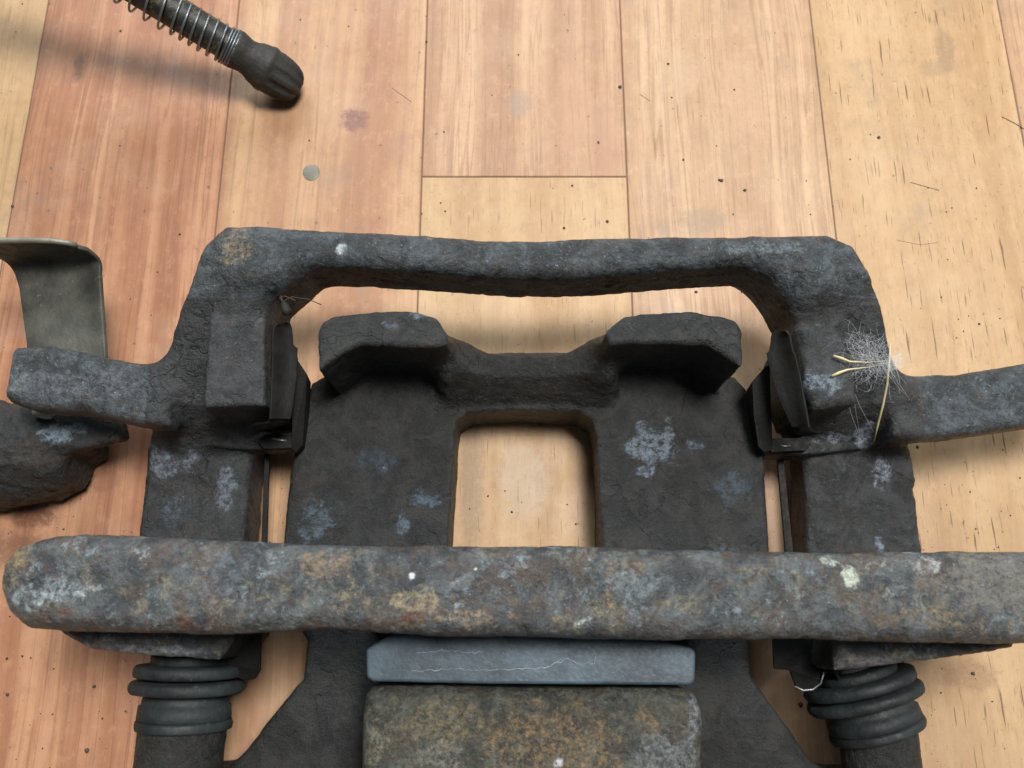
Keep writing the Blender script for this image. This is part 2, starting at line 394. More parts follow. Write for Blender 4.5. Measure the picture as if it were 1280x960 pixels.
def plank(x0, x1, y0, y1, mat):
    o = from_bm('plank', box_bm(x0+.22, x1-.22, y0+.22, y1-.22, -5, 0), mat, floor, smooth=False)
    m = o.modifiers.new('bev', 'BEVEL'); m.width = .18*MM; m.segments = 1
for k, (x0, x1) in enumerate(zip(seams, seams[1:])):
    if x0 == -31:
        plank(x0, x1, joint, 700, W_B); plank(x0, x1, -300, joint, W_YS); plank(x0, x1, -500, -300, W_R)
    elif -180 < x0 < 178 or x0 in (-240, 178):
        m = {-240: W_Y0, -170: W_R, -100: W_P, 39.5: W_C, 109: W_D, 178: W_B}[x0]
        j = -230-60*(k % 3); plank(x0, x1, j, 330+70*(k % 2), m); plank(x0, x1, 330+70*(k % 2), 700, W_S[k % 5]); plank(x0, x1, -500, j, W_S[(k+2) % 5])
    else:
        j = -80+90*((k*3) % 4); plank(x0, x1, j, 700, W_S[k % 5]); plank(x0, x1, -500, j, W_S[(k+1) % 5])

# ------------------------------------------------------------------ caliper bracket (one casting)
WH, OC, BL, RU, GY = (.62, .68, .70), (.29, .215, .13), (.21, .25, .31), (.16, .065, .035), (.30, .32, .31)
bracket = empty('caliper_bracket', (0, 0, 0), 'large rusted iron brake caliper bracket with a wavy thin bar and a thick mottled bar', 'brake bracket')
B = Solid((-136, -30, -2), (168, 112, 72), 0.62)
ZT = 52.0
top_bar = [(258, 318), (283, 287), (320, 283), (420, 284), (530, 289), (600, 296), (680, 298), (760, 293), (850, 291), (950, 292), (1035, 296), (1062, 310), (1078, 340),
           (1020, 368), (985, 338), (940, 328), (860, 332), (780, 339), (700, 344), (610, 342), (530, 335), (450, 330), (385, 328), (345, 346), (300, 350)]
B.slab(top_bar, 33, ZT, 3.8, 0)
zu = B.yprof([(300, 34), (400, 27), (440, 22), (470, 8), (560, 3), (600, 3)])
za = B.yprof([(300, 52), (340, 51), (395, 46), (450, 40), (505, 34), (545, 24), (570, 18.5), (600, 18)])
B.slab([(283, 286, 52), (258, 306, 51), (238, 348, 50), (222, 392, 46), (206, 445, 40), (193, 495, 35), (186, 560, 20), (186, 600, 18), (300, 600, 18), (312, 560, 20),
        (330, 505, 33), (332, 400, 45), (338, 366, 49), (365, 340, 51), (400, 300, 52)], zu, za, 3.0, 6)
B.slab([(1035, 297, 52), (1066, 310, 51), (1092, 350, 50), (1107, 392, 46), (1115, 430, 42), (1124, 468, 38), (1138, 540, 25), (1143, 600, 18), (1016, 600, 18), (1012, 560, 20),
        (1008, 505, 33), (1004, 430, 42), (994, 392, 46), (975, 355, 50), (940, 310, 52)], zu, za, 3.0, 6)
B.slab([(262, 398), (330, 396), (331, 470), (330, 506), (254, 509), (256, 470)], 12, 48, 1.2, 2.5)
B.slab([(1003, 412), (1044, 405), (1068, 450), (1074, 503), (1020, 512), (1009, 480)], 12, 46, 2.8, 5.0)
# ledges below the clips
B.slab([(246, 548), (330, 540), (366, 542), (366, 558), (316, 562), (256, 556)], 14, 22.5, 1.0, 1.0)
B.slab([(958, 552), (1010, 546), (1072, 545), (1078, 560), (1010, 568), (958, 567)], 13, 22.5, 1.0, 1.0)
# lower arms running under the thick bar
B.slab([(196, 480), (185, 560), (174, 660), (168, 760), (170, 815), (292, 815), (300, 760), (304, 680), (313, 560), (300, 500)], 3, 18, 2.0, 3.0)
B.slab([(1130, 490), (1141, 575), (1154, 690), (1160, 815), (1030, 815), (1014, 760), (1010, 690), (1008, 575), (1030, 500)], 3, 18, 2.0, 3.0)
# feet, resting on the floor under the thick bar
B.slab([(200, 700, 10), (285, 700, 10), (285, 780, 10), (200, 780, 10)], 0, 14, 1.5, 2)
B.slab([(1040, 700, 10), (1125, 700, 10), (1125, 780, 10), (1040, 780, 10)], 0, 14, 1.5, 2)
# side lugs
B.slab([(2, 432), (60, 430), (110, 441), (165, 452), (212, 456), (210, 531), (195, 533), (165, 528), (100, 514), (36, 509), (-2, 497), (-9, 470)], 29, 39, 3.0, 7.0)
B.slab([(1112, 466), (1130, 467), (1200, 466), (1280, 453), (1390, 436), (1408, 470), (1400, 512), (1280, 533), (1200, 544), (1150, 549), (1118, 545)], 26, 36, 3.0, 7.0)
# thick mounting bar and the bosses beneath it
bar = [(-8, 735), (-4, 704), (14, 682), (50, 670), (95, 667), (165, 669), (240, 673), (340, 678), (450, 681), (560, 682), (700, 681), (840, 687), (960, 689), (1070, 691), (1150, 690), (1280, 688),
       (1390, 690), (1416, 715), (1420, 760), (1400, 800), (1280, 806), (1100, 803), (1020, 800), (900, 800), (760, 800), (600, 796), (500, 793), (400, 787), (270, 793), (200, 791), (75, 791), (24, 786), (0, 764)]
B.slab(bar, 45, 66, 5.0, 2.5)
B.slab([(70, 740), (72, 790), (112, 812), (200, 821), (272, 825), (290, 800), (300, 740)], 14, 46, 2.2, 2.5)
B.slab([(1046, 740), (1046, 838), (1075, 836), (1150, 827), (1225, 818), (1272, 810), (1280, 740)], 14, 46, 2.2, 2.5)
V, F = B.mesh(); del B.d
V = weather(V, F, 1.0, .13, .32, .16)
fc = V[F].mean(1)
yb0, yb1 = P(640, 676, 40)[1], P(640, 378, 45)[1]
lab = np.full(len(F), 2)
lab[fc[:, 0] > 0] = 3
lab[(fc[:, 1] > yb1) & (fc[:, 2] > 25)] = 1
lug_l, lug_r = P(195, 490, 34)[0], P(1138, 500, 31)[0]
mid = (fc[:, 1] > yb0+6) & (fc[:, 2] > 22)
lab[mid & (fc[:, 0] < lug_l)] = 4; lab[mid & (fc[:, 0] > lug_r)] = 5
lab[(fc[:, 1] < P(640, 640, 60)[1]) & (fc[:, 2] > 43.5)] = 0
yl = lambda px, py, z: P(px, py, z)
spl = [(yl(300, 305, 52), (7, 9, 6), OC, .62), (yl(283, 340, 48), (6, 5, 6), (.26, .20, .12), .6), (yl(428, 310, 52), 2.2, WH, .9), (yl(538, 296, 52), 1.8, (.4, .3, .16), .9),
       (yl(210, 450, 31), (4, 16, 6), (.20, .22, .22), .7), (yl(258, 490, 44), (3, 7, 5), (.33, .28, .16), .6), (yl(205, 575, 18), (6, 8, 5), BL, .72), (yl(238, 572, 18), (4, 6, 5), BL, .6), (yl(282, 605, 18), (4, 10, 5), BL, .72),
       (yl(215, 640, 18), (5, 8, 5), (.10, .13, .17), .6), (yl(110, 480, 39), (24, 5, 5), (.16, .17, .20), .55), (yl(25, 480, 39), (5, 7, 5), GY, .45),
       (yl(1030, 480, 44), (9, 4, 6), (.24, .30, .36), .75), (yl(1080, 540, 24), (4, 9, 8), (.34, .38, .46), .8), (yl(1105, 590, 20), (4, 7, 5), (.30, .34, .42), .7), (yl(1040, 548, 22), (9, 2, 5), (.30, .33, .40), .7),
       (yl(1100, 680, 18), (2, 3, 5), (.30, .38, .48), .8), (yl(1080, 420, 38), (5, 6, 5), (.20, .18, .19), .5), (yl(960, 312, 52), (14, 3, 5), (.22, .26, .28), .55),
       (yl(1064, 719, 66), (2.9, 2.9, 9), (.66, .72, .60), 1.0), (yl(85, 742, 62), (16, 3.5, 9), (.45, .51, .54), .62), (yl(178, 690, 66), (4, 3, 9), WH, .5), (yl(35, 700, 62), (5, 8, 9), (.34, .26, .12), .75),  # wide pale streak at the left end: ridge highlight painted into the tint
       (yl(270, 718, 66), (9, 9, 9), (.17, .20, .25), .5), (yl(100, 768, 60), (8, 4, 9), RU, .9), (yl(210, 775, 60), (18, 3.5, 9), RU, .75), (yl(405, 708, 66), (8, 5, 9), OC, .7), (yl(430, 745, 66), (6, 5, 9), (.33, .25, .14), .5),
       (yl(520, 772, 62), (7, 2, 9), RU, .8), (yl(655, 768, 62), (4, 2, 9), RU, .85), (yl(708, 767, 62), (2.4, 3, 9), (.19, .07, .04), .85), (yl(520, 752, 64), (8, 4, 9), (.40, .33, .2), .7), (yl(600, 772, 62), (20, 2.5, 9), (.38, .30, .2), .6),
       (yl(790, 745, 66), (10, 7, 9), (.25, .33, .37), .45), (yl(760, 758, 64), (5, 4, 9), (.34, .28, .14), .55), (yl(845, 752, 66), (9, 3, 9), (.31, .27, .15), .5), (yl(742, 778, 60), (7, 2, 9), WH, .75),
       (yl(1160, 768, 64), (11, 5, 9), (.26, .20, .11), .6), (yl(1165, 708, 66), (5, 3, 9), (.5, .52, .52), .7), (yl(1250, 725, 66), (22, 11, 9), (.19, .18, .155), .9), (yl(1130, 775, 62), (14, 3, 9), (.2, .14, .07), .6),
       (yl(515, 721, 66), 1.0, (.8, .85, .9), 1.3), (yl(594, 712, 66), .8, (.8, .85, .9), 1.3), (yl(902, 699, 66), 1.3, WH, 1.2), (yl(1037, 700, 66), (2.4, 2.4, 9), (.5, .56, .5), .8), (yl(160, 815, 43), (22, 2.5, 8), (.34, .37, .40), .7), (yl(1120, 832, 43), (26, 2.5, 8), (.22, .20, .22), .7)]  # last two: light on the boss ridges, painted as a paler tint
ob = cast_parts(V, F, ['mounting_bar', 'outer_bar', 'arm', 'arm', 'lug', 'lug'], [IRON_BAR, IRON, IRON_ARM, IRON_ARM, IRON, IRON], lab, bracket, spl)
ob[0]['label'] = 'thick mottled rusty bar crossing over the caliper'; ob[1]['label'] = 'thinner wavy blue grey bar'

# ------------------------------------------------------------------ caliper body (one casting) under the bracket
caliper = empty('brake_caliper', (0, 0, 0), 'dark sooty brake caliper body with two raised fingers and a square window', 'brake caliper')
K = Solid((-112, -82, -1), (112, 92, 54), 0.62)
K.slab([(388, 478), (372, 540), (362, 590), (353, 680), (352, 760), (385, 800), (379, 850), (312, 930), (250, 1010), (250, 1090), (1080, 1090), (1075, 1020), (1012, 948), (940, 845), (937, 790), (966, 740), (963, 690),
        (956, 575), (942, 495), (920, 470), (800, 440), (560, 440), (410, 465)], 0, 20, 2.0, 0)
K.slab([(568, 545), (571, 526), (586, 516), (640, 513), (725, 515), (741, 526), (747, 548), (753, 690), (753, 760), (558, 760), (560, 690)], -6, 40, 3.0, .8, sub=True, zpx=19)
# fingers and the saddle between them
zs = K.yprof([(436, 31), (470, 29), (496, 23), (520, 20)])
K.slab([(556, 428, 34), (590, 438, 31), (640, 442, 31), (690, 442, 31), (735, 434, 32), (760, 420, 34), (765, 505, 21), (740, 506, 21), (660, 502, 21), (580, 504, 21), (556, 508, 21)], 3, zs, 2.5, 2)
K.slab([(397, 414), (402, 402), (416, 394), (450, 390), (520, 388), (545, 397), (559, 416), (560, 430), (548, 434), (452, 431), (430, 440), (398, 463)], 8, 48, 1.2, 3.0)
K.slab([(757, 414), (780, 396), (800, 392), (862, 390), (900, 395), (920, 402), (927, 414), (928, 458), (884, 429), (782, 429), (762, 432)], 8, 48, 1.2, 3.0)
# fillets between fingers and saddle
K.slab([(545, 415, 42), (578, 432, 34), (590, 470, 28), (560, 480, 28), (545, 440, 42)], 8, 33, 3, 9)
K.slab([(768, 412, 42), (742, 428, 34), (730, 470, 28), (760, 480, 28), (770, 440, 42)], 8, 33, 3, 9)
# cylinder housing, ears for the guide pins
K.slab([(452, 870), (460, 862), (520, 860), (680, 862), (860, 863), (874, 870), (882, 890), (884, 1010), (885, 1100), (445, 1100), (446, 1010), (448, 890)], 4, 50, 6.0, 4.0)
for pxc, row, rad in ((229, 908, 10.6), (1098, 914, 9.4)):
    q = P(pxc, row, 26); K.cyl_y(q[0], 26, rad, -90, q[1], 2.0)
K.slab([(190, 965, 20), (300, 962, 20), (420, 955, 20), (420, 1100, 20), (150, 1100, 20)], 4, 20, 3, 4)
K.slab([(1130, 968, 20), (1040, 968, 20), (930, 965, 20), (930, 1100, 20), (1160, 1100, 20)], 4, 20, 3, 4)
Vk, Fk = K.mesh(); del K.d
Vk = weather(Vk, Fk, 1.0, .14, .32, .10)
fk = Vk[Fk].mean(1); lk = np.zeros(len(Fk), int)
yf = P(640, 487, 24)[1]
lk[(fk[:, 1] > yf) & (fk[:, 2] > 22.5) & (fk[:, 0] < P(560, 440, 40)[0])] = 1
lk[(fk[:, 1] > yf) & (fk[:, 2] > 22.5) & (fk[:, 0] > P(760, 440, 40)[0])] = 2
lk[(fk[:, 1] < P(640, 857, 50)[1]+.5) & (fk[:, 2] > 22.5) & (np.abs(fk[:, 0]-4) < 56)] = 3
lk[(fk[:, 1] < P(640, 905, 27)[1]) & (fk[:, 0] < P(292, 930, 27)[0]) & (fk[:, 2] > 12)] = 4
lk[(fk[:, 1] < P(640, 905, 27)[1]) & (fk[:, 0] > P(1040, 930, 27)[0]) & (fk[:, 2] > 12)] = 5
ck = lambda px, py, z: P(px, py, z)
splk = [(ck(812, 555, 20), (10, 8, 6), (.22, .275, .34), .75), (ck(808, 585, 20), (4, 4, 6), (.22, .28, .38), .6), (ck(865, 560, 20), (4, 4, 6), (.14, .19, .25), .6), (ck(478, 580, 20), (3, 2.5, 6), (.22, .27, .34), .7), (ck(470, 575, 20), (8, 5, 6), (.05, .075, .11), .7),
        (ck(532, 625, 20), (5, 3.5, 6), (.10, .15, .21), .8), (ck(398, 650, 20), (7, 8, 6), (.10, .14, .18), .7), (ck(505, 660, 20), (3, 4, 6), (.12, .17, .22), .7), (ck(918, 610, 20), (7, 7, 6), (.06, .09, .12), .7),
        (ck(520, 395, 48), (5, 2, 5), (.16, .20, .24), .6), (ck(486, 404, 48), (4, 2, 5), (.13, .17, .22), .5), (ck(672, 443, 31), 1.3, (.7, .75, .8), 1.2), (ck(905, 690, 20), (6, 5, 6), (.10, .13, .16), .6), (ck(690, 490, 25), (20, 4, 5), (.035, .03, .027), .6),
        (ck(690, 930, 50), (25, 12, 9), (.30, .20, .095), .6), (ck(560, 905, 50), (20, 8, 9), (.24, .19, .10), .6), (ck(870, 900, 48), (3, 12, 9), (.34, .37, .42), .6), (ck(845, 945, 50), (14, 8, 9), (.24, .26, .28), .65), (ck(815, 900, 50), (5, 5, 9), (.28, .19, .10), .6),
        (ck(470, 930, 48), (5, 12, 9), (.26, .24, .16), .6), (ck(555, 940, 50), (8, 6, 9), (.28, .27, .22), .6), (ck(698, 954, 50), 1.3, (.85, .88, .9), 1.3), (ck(505, 886, 50), (8, 6, 9), (.12, .11, .08), .6)]
ok = cast_parts(Vk, Fk, ['bridge', 'finger', 'finger', 'cylinder_housing', 'pin_ear', 'pin_ear'], [IRON_CAL, IRON_CAL, IRON_CAL, IRON_HOUSE, IRON_CAL, IRON_CAL], lk, caliper, splk)
for o in ok:
    if o.name.startswith('cylinder'): o['label'] = 'ochre and brown rusted cylinder housing'

# ------------------------------------------------------------------ brake pad between housing and thick bar
zp = 49.0
pad = empty('brake_pad', P(660, 830, 20), 'blue grey brake pad lining edge tucked against the brown cylinder housing', 'brake pad')
poly = [PV(*q, zp) for q in ((457, 812), (466, 806), (486, 794), (560, 786), (760, 790), (864, 809), (870, 815), (869, 851), (864, 857), (760, 856), (600, 855), (466, 852), (458, 847))]
lin = prism('friction_lining', poly, (0, 0, -26), M_PAD, pad, .9)
back = prism('backing_plate', [PV(*q, 40) for q in ((445, 760), (882, 762), (882, 782), (445, 780))], (0, 0, -22), M_CLIP, pad, .5)
def squiggle(pts):
    out = []
    for (a, b), (c, d) in zip(pts, pts[1:]):
        n = max(2, int(math.hypot(c-a, d-b)/4))
        out += [PV(a+(c-a)*k/n+random.uniform(-1, 1), b+(d-b)*k/n+random.uniform(-1.6, 1.6), zp+.02) for k in range(n)]
    return out
for pts in (((514, 840), (560, 836), (600, 838), (640, 837), (680, 834), (710, 824), (725, 832), (744, 828), (745, 815)), ((520, 815), (560, 813), (590, 816), (608, 814))):
    q = squiggle(pts); from_bm('scratch', tube_bm(q, [random.uniform(.03, .10) for _ in q], 5), M_SCR, pad)

# ------------------------------------------------------------------ pad clips (sheet spring steel)
def arc(c, r, a0, a1, n, z): return [(c[0]+r*math.cos(math.radians(a0+(a1-a0)*k/n)), c[1]-r*math.sin(math.radians(a0+(a1-a0)*k/n)), z) for k in range(n+1)]
def plate(name, px, down, parent, mat=M_CLIP, bev=.15): return prism(name, [PV(*q) for q in px], down, mat, parent, bev)
def tongue(rows, zl, zr, parent):
    sheet('tongue', [[P(a+(b-a)*t, r, zl+(zr-zl)*t-.8*math.sin(math.pi*t)) for t in (0, .25, .5, .75, 1)] for r, a, b in rows], .7, M_CLIP, parent, .15)
cl = empty('pad_clip', P(350, 560, 20), 'black sheet steel pad clip beside the bracket arm with the smooth raised block', 'pad clip', 'pad clips on the bracket')
# outer tongue: rounded tip and leaf, slightly turned up to the lens
tongue([(404, 347, 359), (406, 344, 363), (411, 341, 365), (420, 340, 366), (432, 340, 367), (436, 340, 372), (470, 339, 371), (500, 338, 367), (524, 337, 363)], 43, 38, cl)
sheet('lip', [[P(339, 520, 42), P(352, 521, 39), P(362, 522, 37)], [P(334, 528, 41), P(350, 529, 38), P(360, 527, 36)], [P(318, 530, 39), P(330, 532, 36), P(346, 532, 33)], [P(312, 534, 36), P(326, 536, 32), P(340, 536, 29)]], .7, M_CLIP, cl)
plate('wall_leaf', [(366, 462, 34), (372, 450, 34), (384, 468, 32), (381, 520, 28), (378, 556, 26), (370, 566, 25), (364, 560, 25)], (-1.1, 0, -9), cl)
plate('channel', [(322, 552, 25), (330, 543, 25), (364, 544, 25), (372, 552, 25), (364, 560, 25), (330, 561, 25)], (0, 0, -3), cl)
from_bm('bright_edge', tube_bm([P(340, 548, 25.2), P(350, 550, 25.2), P(358, 551, 25)], .35, 6), M_EDGE, cl)  # pale metal bead along the channel
plate('strip', [(331, 558, 14), (337, 558, 14), (333, 690, 14), (330, 760, 14), (322, 760, 14), (326, 690, 14)], (0, 0, -1), cl)
plate('inner_tab', [(282, 790, 30), (326, 790, 32), (325, 838, 30), (319, 848, 29), (308, 851, 28), (292, 845, 28), (284, 830, 29)], (0, 0, -1.0), cl)
cr = empty('pad_clip', P(975, 560, 20), 'black sheet steel pad clip beside the bracket arm holding the cobweb and straw', 'pad clip', 'pad clips on the bracket')
tongue([(413, 970, 982), (415, 966, 985), (420, 964, 988), (430, 963, 990), (440, 961, 992), (442, 958, 994), (470, 964, 1001), (500, 974, 1006), (534, 990, 1012)], 38, 43, cr)
sheet('lip', [[P(990, 530, 37), P(1000, 531, 38), P(1012, 531, 39)], [P(992, 538, 35), P(1002, 539, 37), P(1016, 538, 38)], [P(1000, 543, 33), P(1010, 543, 35), P(1026, 541, 36)]], .7, M_CLIP, cr)
plate('wall_leaf', [(962, 456, 34), (957, 458, 34), (940, 477, 32), (942, 520, 28), (948, 558, 26), (956, 566, 25), (966, 562, 25)], (1.1, 0, -9), cr)
plate('channel', [(957, 560, 25), (964, 548, 25), (1012, 547, 25), (1014, 556, 25), (1008, 563, 25), (966, 565, 25)], (0, 0, -3), cr)
from_bm('bright_edge', tube_bm([P(976, 557, 25.2), P(982, 558, 25.2), P(988, 557, 25)], .3, 6), M_EDGE, cr)
plate('strip', [(971, 566, 14), (979, 566, 14), (992, 690, 14), (996, 760, 14), (986, 760, 14), (982, 690, 14)], (0, 0, -1), cr)
plate('inner_tab', [(966, 790, 32), (1034, 790, 30), (1033, 836, 30), (1028, 852, 29), (1012, 862, 28), (996, 862, 28), (988, 838, 30), (968, 836, 31)], (0, 0, -1.0), cr)
sheet('hook', [[P(1030, 836, 34), P(1038, 834, 35), P(1046, 842, 34), P(1052, 860, 32)], [P(1029, 838, 28), P(1038, 837, 29), P(1046, 845, 28), P(1051, 862, 27)]], .8, M_CLIP, cr)
from_bm('bright_edge', tube_bm([P(993, 858, 28.3), P(1004, 863, 28.3), P(1016, 862, 28.3), P(1026, 854, 29.2), P(1030, 840, 30.4)], .28, 6), M_EDGE, cr)

# ------------------------------------------------------------------ guide pin boots (rubber bellows)
def boot(name, c0, c1, prof, label, par=None):
    a, b = Vector(c0), Vector(c1); ax = (b-a); L = ax.length; ax.normalize(); u = Vector((0, 0, 1)); u = (u-ax*u.dot(ax)).normalized(); w = ax.cross(u)
    root = empty(name, a, label, 'rubber boot', 'guide pin boots')
    for nm, pr, mat in prof:
        bm = bmesh.new(); rings = []; seg = 56
        for s, r in pr:
            rings.append([bm.verts.new(a+ax*(s*L)+(u*math.cos(t)+w*math.sin(t))*(r*(1+.014*math.sin(3*t+s*7)+.006*math.sin(11*t+s*23)))) for t in [2*math.pi*k/seg for k in range(seg)]])
        for r0, r1 in zip(rings, rings[1:]):
            for k in range(seg): bm.faces.new((r0[k], r0[(k+1) % seg], r1[(k+1) % seg], r1[k]))
        bm.faces.new(rings[0][::-1]); bm.faces.new(rings[-1])
        from_bm(nm, bm, mat, root)
    return root
def bead(s0, s1, r0, r1, n=8):
    return [(s0+(s1-s0)*k/n, r0+(r1-r0)*math.sin(math.pi*k/n)**.16) for k in range(n+1)]
def boot_prof(R):
    return [('collar', [(0, .66*R), (.02, .69*R), (.16, .70*R)], M_RUB),
            ('fold', bead(.12, .32, .72*R, .97*R), M_RUB), ('fold', bead(.33, .53, .72*R, R), M_RUB),
            ('neck', [(.50, .70*R), (.60, .735*R), (.66, .735*R), (.67, .78*R), (.84, .80*R), (.86, .76*R)], M_RUB),
            ('fold', bead(.85, 1.0, .74*R, .82*R), M_RUB), ('guide_pin', [(-.2, .3*R), (1.2, .3*R)], M_EDGE)]
boot('rubber_boot', P(240, 818, 26), P(229, 912, 26), boot_prof(14.4), 'rubber bellows boot with level folds under the rounded end of the thick bar')
boot('rubber_boot', P(1068, 836, 26), P(1098, 918, 26), boot_prof(14.8), 'rubber bellows boot with tilted folds next to the curled clip hook')

# ------------------------------------------------------------------ second brake part beside the left lug
part2 = empty('brake_part', P(60, 580, 0), 'broken off brake part with a bent grey green sheet tab and a black lumpy casting', 'brake part')
Q = Solid((-185, 0, -1), (-100, 62, 32), 0.6)
zq = Q.yprof([(500, 21), (540, 23), (580, 22), (635, 12)])
Q.slab([(-90, 490, 21), (0, 500, 21), (60, 505, 22), (92, 530, 22), (96, 556, 22), (74, 568, 22), (68, 600, 20), (46, 618, 16), (0, 630, 13), (-90, 645, 12)], 0, zq, 5, 0)
Q.slab([(50, 500), (150, 525), (153, 546), (128, 556), (92, 562), (40, 560)], 16, 21, 1.5, 3)
V2, F2 = Q.mesh(); del Q.d
V2 = weather(V2, F2, 1.0, .4, 1.2, .3)
sp2 = [(P(74, 540, 22), (6, 4, 5), (.24, .33, .40), .9), (P(95, 535, 22), (4, 3, 5), (.20, .27, .33), .7), (P(40, 570, 22), (14, 6, 5), (.055, .04, .03), .6), (P(138, 548, 21), (4, 2.5, 4), (.15, .13, .09), .7)]
cast_parts(V2, F2, ['casting'], [IRON_CAL], np.zeros(len(F2), int), part2, sp2)
chip = from_bm('pale_chip', tube_bm([P(44, 516, 23.5), P(52, 514, 24.5), P(60, 516, 25), P(66, 521, 24)], [1.2, 2.0, 2.0, 1.0], 7), simple('chalky chip', (.42, .42, .38), .8, .0003, 500, .3), part2)
# sheet tab: flat plate, rounded bend and standing flange with rolled right edge
rows = []
prof = [(455, 23.5, 0), (440, 23.5, 0), (410, 23.5, 0), (380, 23.5, 0), (352, 23.8, 0), (344, 24.6, 0), (340, 26.5, 0)]
def tabrow(Y, z, xl, xr, curl):
    r = []
    for k in range(9):
        t = k/8; x = xl+(xr-xl)*t; r.append((x, Y, z+curl*sstep(np.array(t), .80, 1.0)))
    return r
base = [(450, P(36, 450, 23.5)[0]), (425, P(34, 425, 23.5)[0]), (390, P(29, 390, 23.5)[0]), (360, P(25, 360, 23.5)[0]), (344, P(20, 344, 23.5)[0])]
for rr, xl in base:
    y = P(0, rr, 23.5)[1]; xr = P(138-(450-rr)*.07, rr, 23.5)[0]
    rows.append(tabrow(y, 23.5, xl, xr, 2.2))
y0 = rows[-1][0][1]; xrb = rows[-1][-1][0]; xl = rows[-1][0][0]
for k in range(1, 6):
    a = math.radians(18*k); rows.append(tabrow(y0+4*math.sin(a), 23.5+4*(1-math.cos(a)), xl-.6*k, xrb-.1*k, 2.2*(1-k/6)))
for z in (31, 35, 38.5):
    rr = tabrow(y0+4.15, z, xl-4, xrb-.6, 0)
    rows.append([(x-(2.2 if k == 8 and z > 38 else 0), y, zz-(z-27.5)*.30*max(0, (k-5)/3)**2) for k, (x, y, zz) in enumerate(rr)])
tab = sheet('sheet_tab', rows, 1.3, M_TAB, part2, .3)
fl_l = rows[-3:]
ext = [[(r[0][0]-34, r[0][1]+1.0, r[0][2]-1.5), (r[0][0]-16, r[0][1]+.6, r[0][2]-.3), (r[0][0]+.4, r[0][1], r[0][2])] for r in rows[-3:]]
sheet('flange', ext, 1.3, M_TAB, part2, .3)
rim = from_bm('rim', tube_bm([(x, y, z+.3) for x, y, z in ext[-1][:2]]+[(x, y, z+.3) for x, y, z in rows[-1]], .85, 8), simple('bright worn sheet edge', (.30, .29, .23), .5, .0003, 500, .35, .3), part2)

# ------------------------------------------------------------------ spring wrapped hose with rubber cap
hose = empty('spring_hose', P(350, 105, 0), 'black hose wrapped in a wire spring with a dirty rubber cap', 'hose')
tip = PV(354, 99, 7.4); far = PV(211, 10, 29)
dirv = (far-tip).normalized()
def along(s, bend=0.0):
    q = tip+dirv*s
    if s > 60:
        k = s-60; q.z -= .0042*k*k
    return q
knob = [(-8.0, .0), (-7.8, 2.6), (-7.0, 4.4), (-5.6, 5.8), (-3.5, 6.7), (0, 7.4), (4, 7.8), (6, 7.9), (6.8, 8.2), (7.8, 8.35), (8.8, 8.2), (9.5, 7.9), (11.5, 7.5), (13, 7.1), (15, 6.2), (17, 6.0), (19, 6.4), (21.5, 6.8), (23, 6.7), (24, 5.6)]
knob = [(s*.80, r) for s, r in knob]
kb = tube_bm([along(s) for s, r in knob], [max(r, .2)*.95 for s, r in knob], 80)
FR1 = dirv.orthogonal().normalized(); FR2 = dirv.cross(FR1)
for v in kb.verts:      # knurled end grip
    q = v.co-tip; s = q.dot(dirv); 
    if -6.5 < s < 3.5:
        rad = q-dirv*s
        if rad.length > 3: v.co += rad.normalized()*(.15 if int(math.atan2(rad.dot(FR2), rad.dot(FR1))*20/(2*math.pi)+40) % 2 else -.55)
    v.co += Vector((random.uniform(-.10, .10), random.uniform(-.10, .10), random.uniform(-.10, .10)))
from_bm('cap', kb, M_KNOB, hose)
ss = np.linspace(15, 190, 60); hp = [along(s) for s in ss]; lift = min(q.z for q in hp)
g = NT('olive flecked hose'); g2 = g.noise(330, 5, .8)
M_H2 = g.out(Base_Color=g.mix(g.step(g2, .52, .64), (.016, .018, .018), (.10, .095, .045)), Roughness=.5, Normal=g.bump(g.noise(800), .0002, .5))
from_bm('tube', tube_bm(hp, 5.3, 24), M_H2, hose)
coil = []; s = 17.5; ang = 0.0; fr = dirv.orthogonal().normalized(); fr2 = dirv.cross(fr)
while s < 188:
    pitch = .9 if s < 21 else (3.0 if s < 38 else 4.6)
    ang += 2*math.pi/26; s += pitch/26; R = 6.1 if s < 38 else 6.6
    coil.append(along(s)+Vector((-.3, -.5, -.5))*min(1, (s-17)/10)+(fr*math.cos(ang)+fr2*math.sin(ang))*R)
from_bm('spring', tube_bm(coil, .42, 6), M_COIL, hose)

# ------------------------------------------------------------------ small things: straw, cobweb, husk, drop, grit
straw = from_bm('straw', tube_bm([P(1113, 428, 45), P(1112, 450, 45), P(1109, 480, 43), P(1104, 505, 39), P(1097, 532, 35), P(1092, 552, 30)], [.20, .22, .27, .29, .29, .24], 8), M_STRAW)
tag(straw, 'long thin dry straw stalk leaning on the bracket shoulder', 'straw')
for pts, lb in ((((1042, 445, 47.5), (1052, 448, 47.7), (1062, 452, 47.8), (1085, 453, 47.6), (1108, 450, 46)), 'short straw bit with a fat end stuck in the cobweb, near the wavy bar'),
                (((1040, 470, 47.3), (1049, 466, 47.6), (1060, 462, 47.8), (1085, 459, 47.6), (1104, 456, 46)), 'short straw bit with a fat end stuck in the cobweb, near the raised block')):
    o = from_bm('straw_bit', tube_bm([P(*q) for q in pts], [.34, .42, .26, .07, .04], 8), M_STRAW); tag(o, lb, 'straw')
bm = bmesh.new(); c0 = PV(1088, 448, 46)
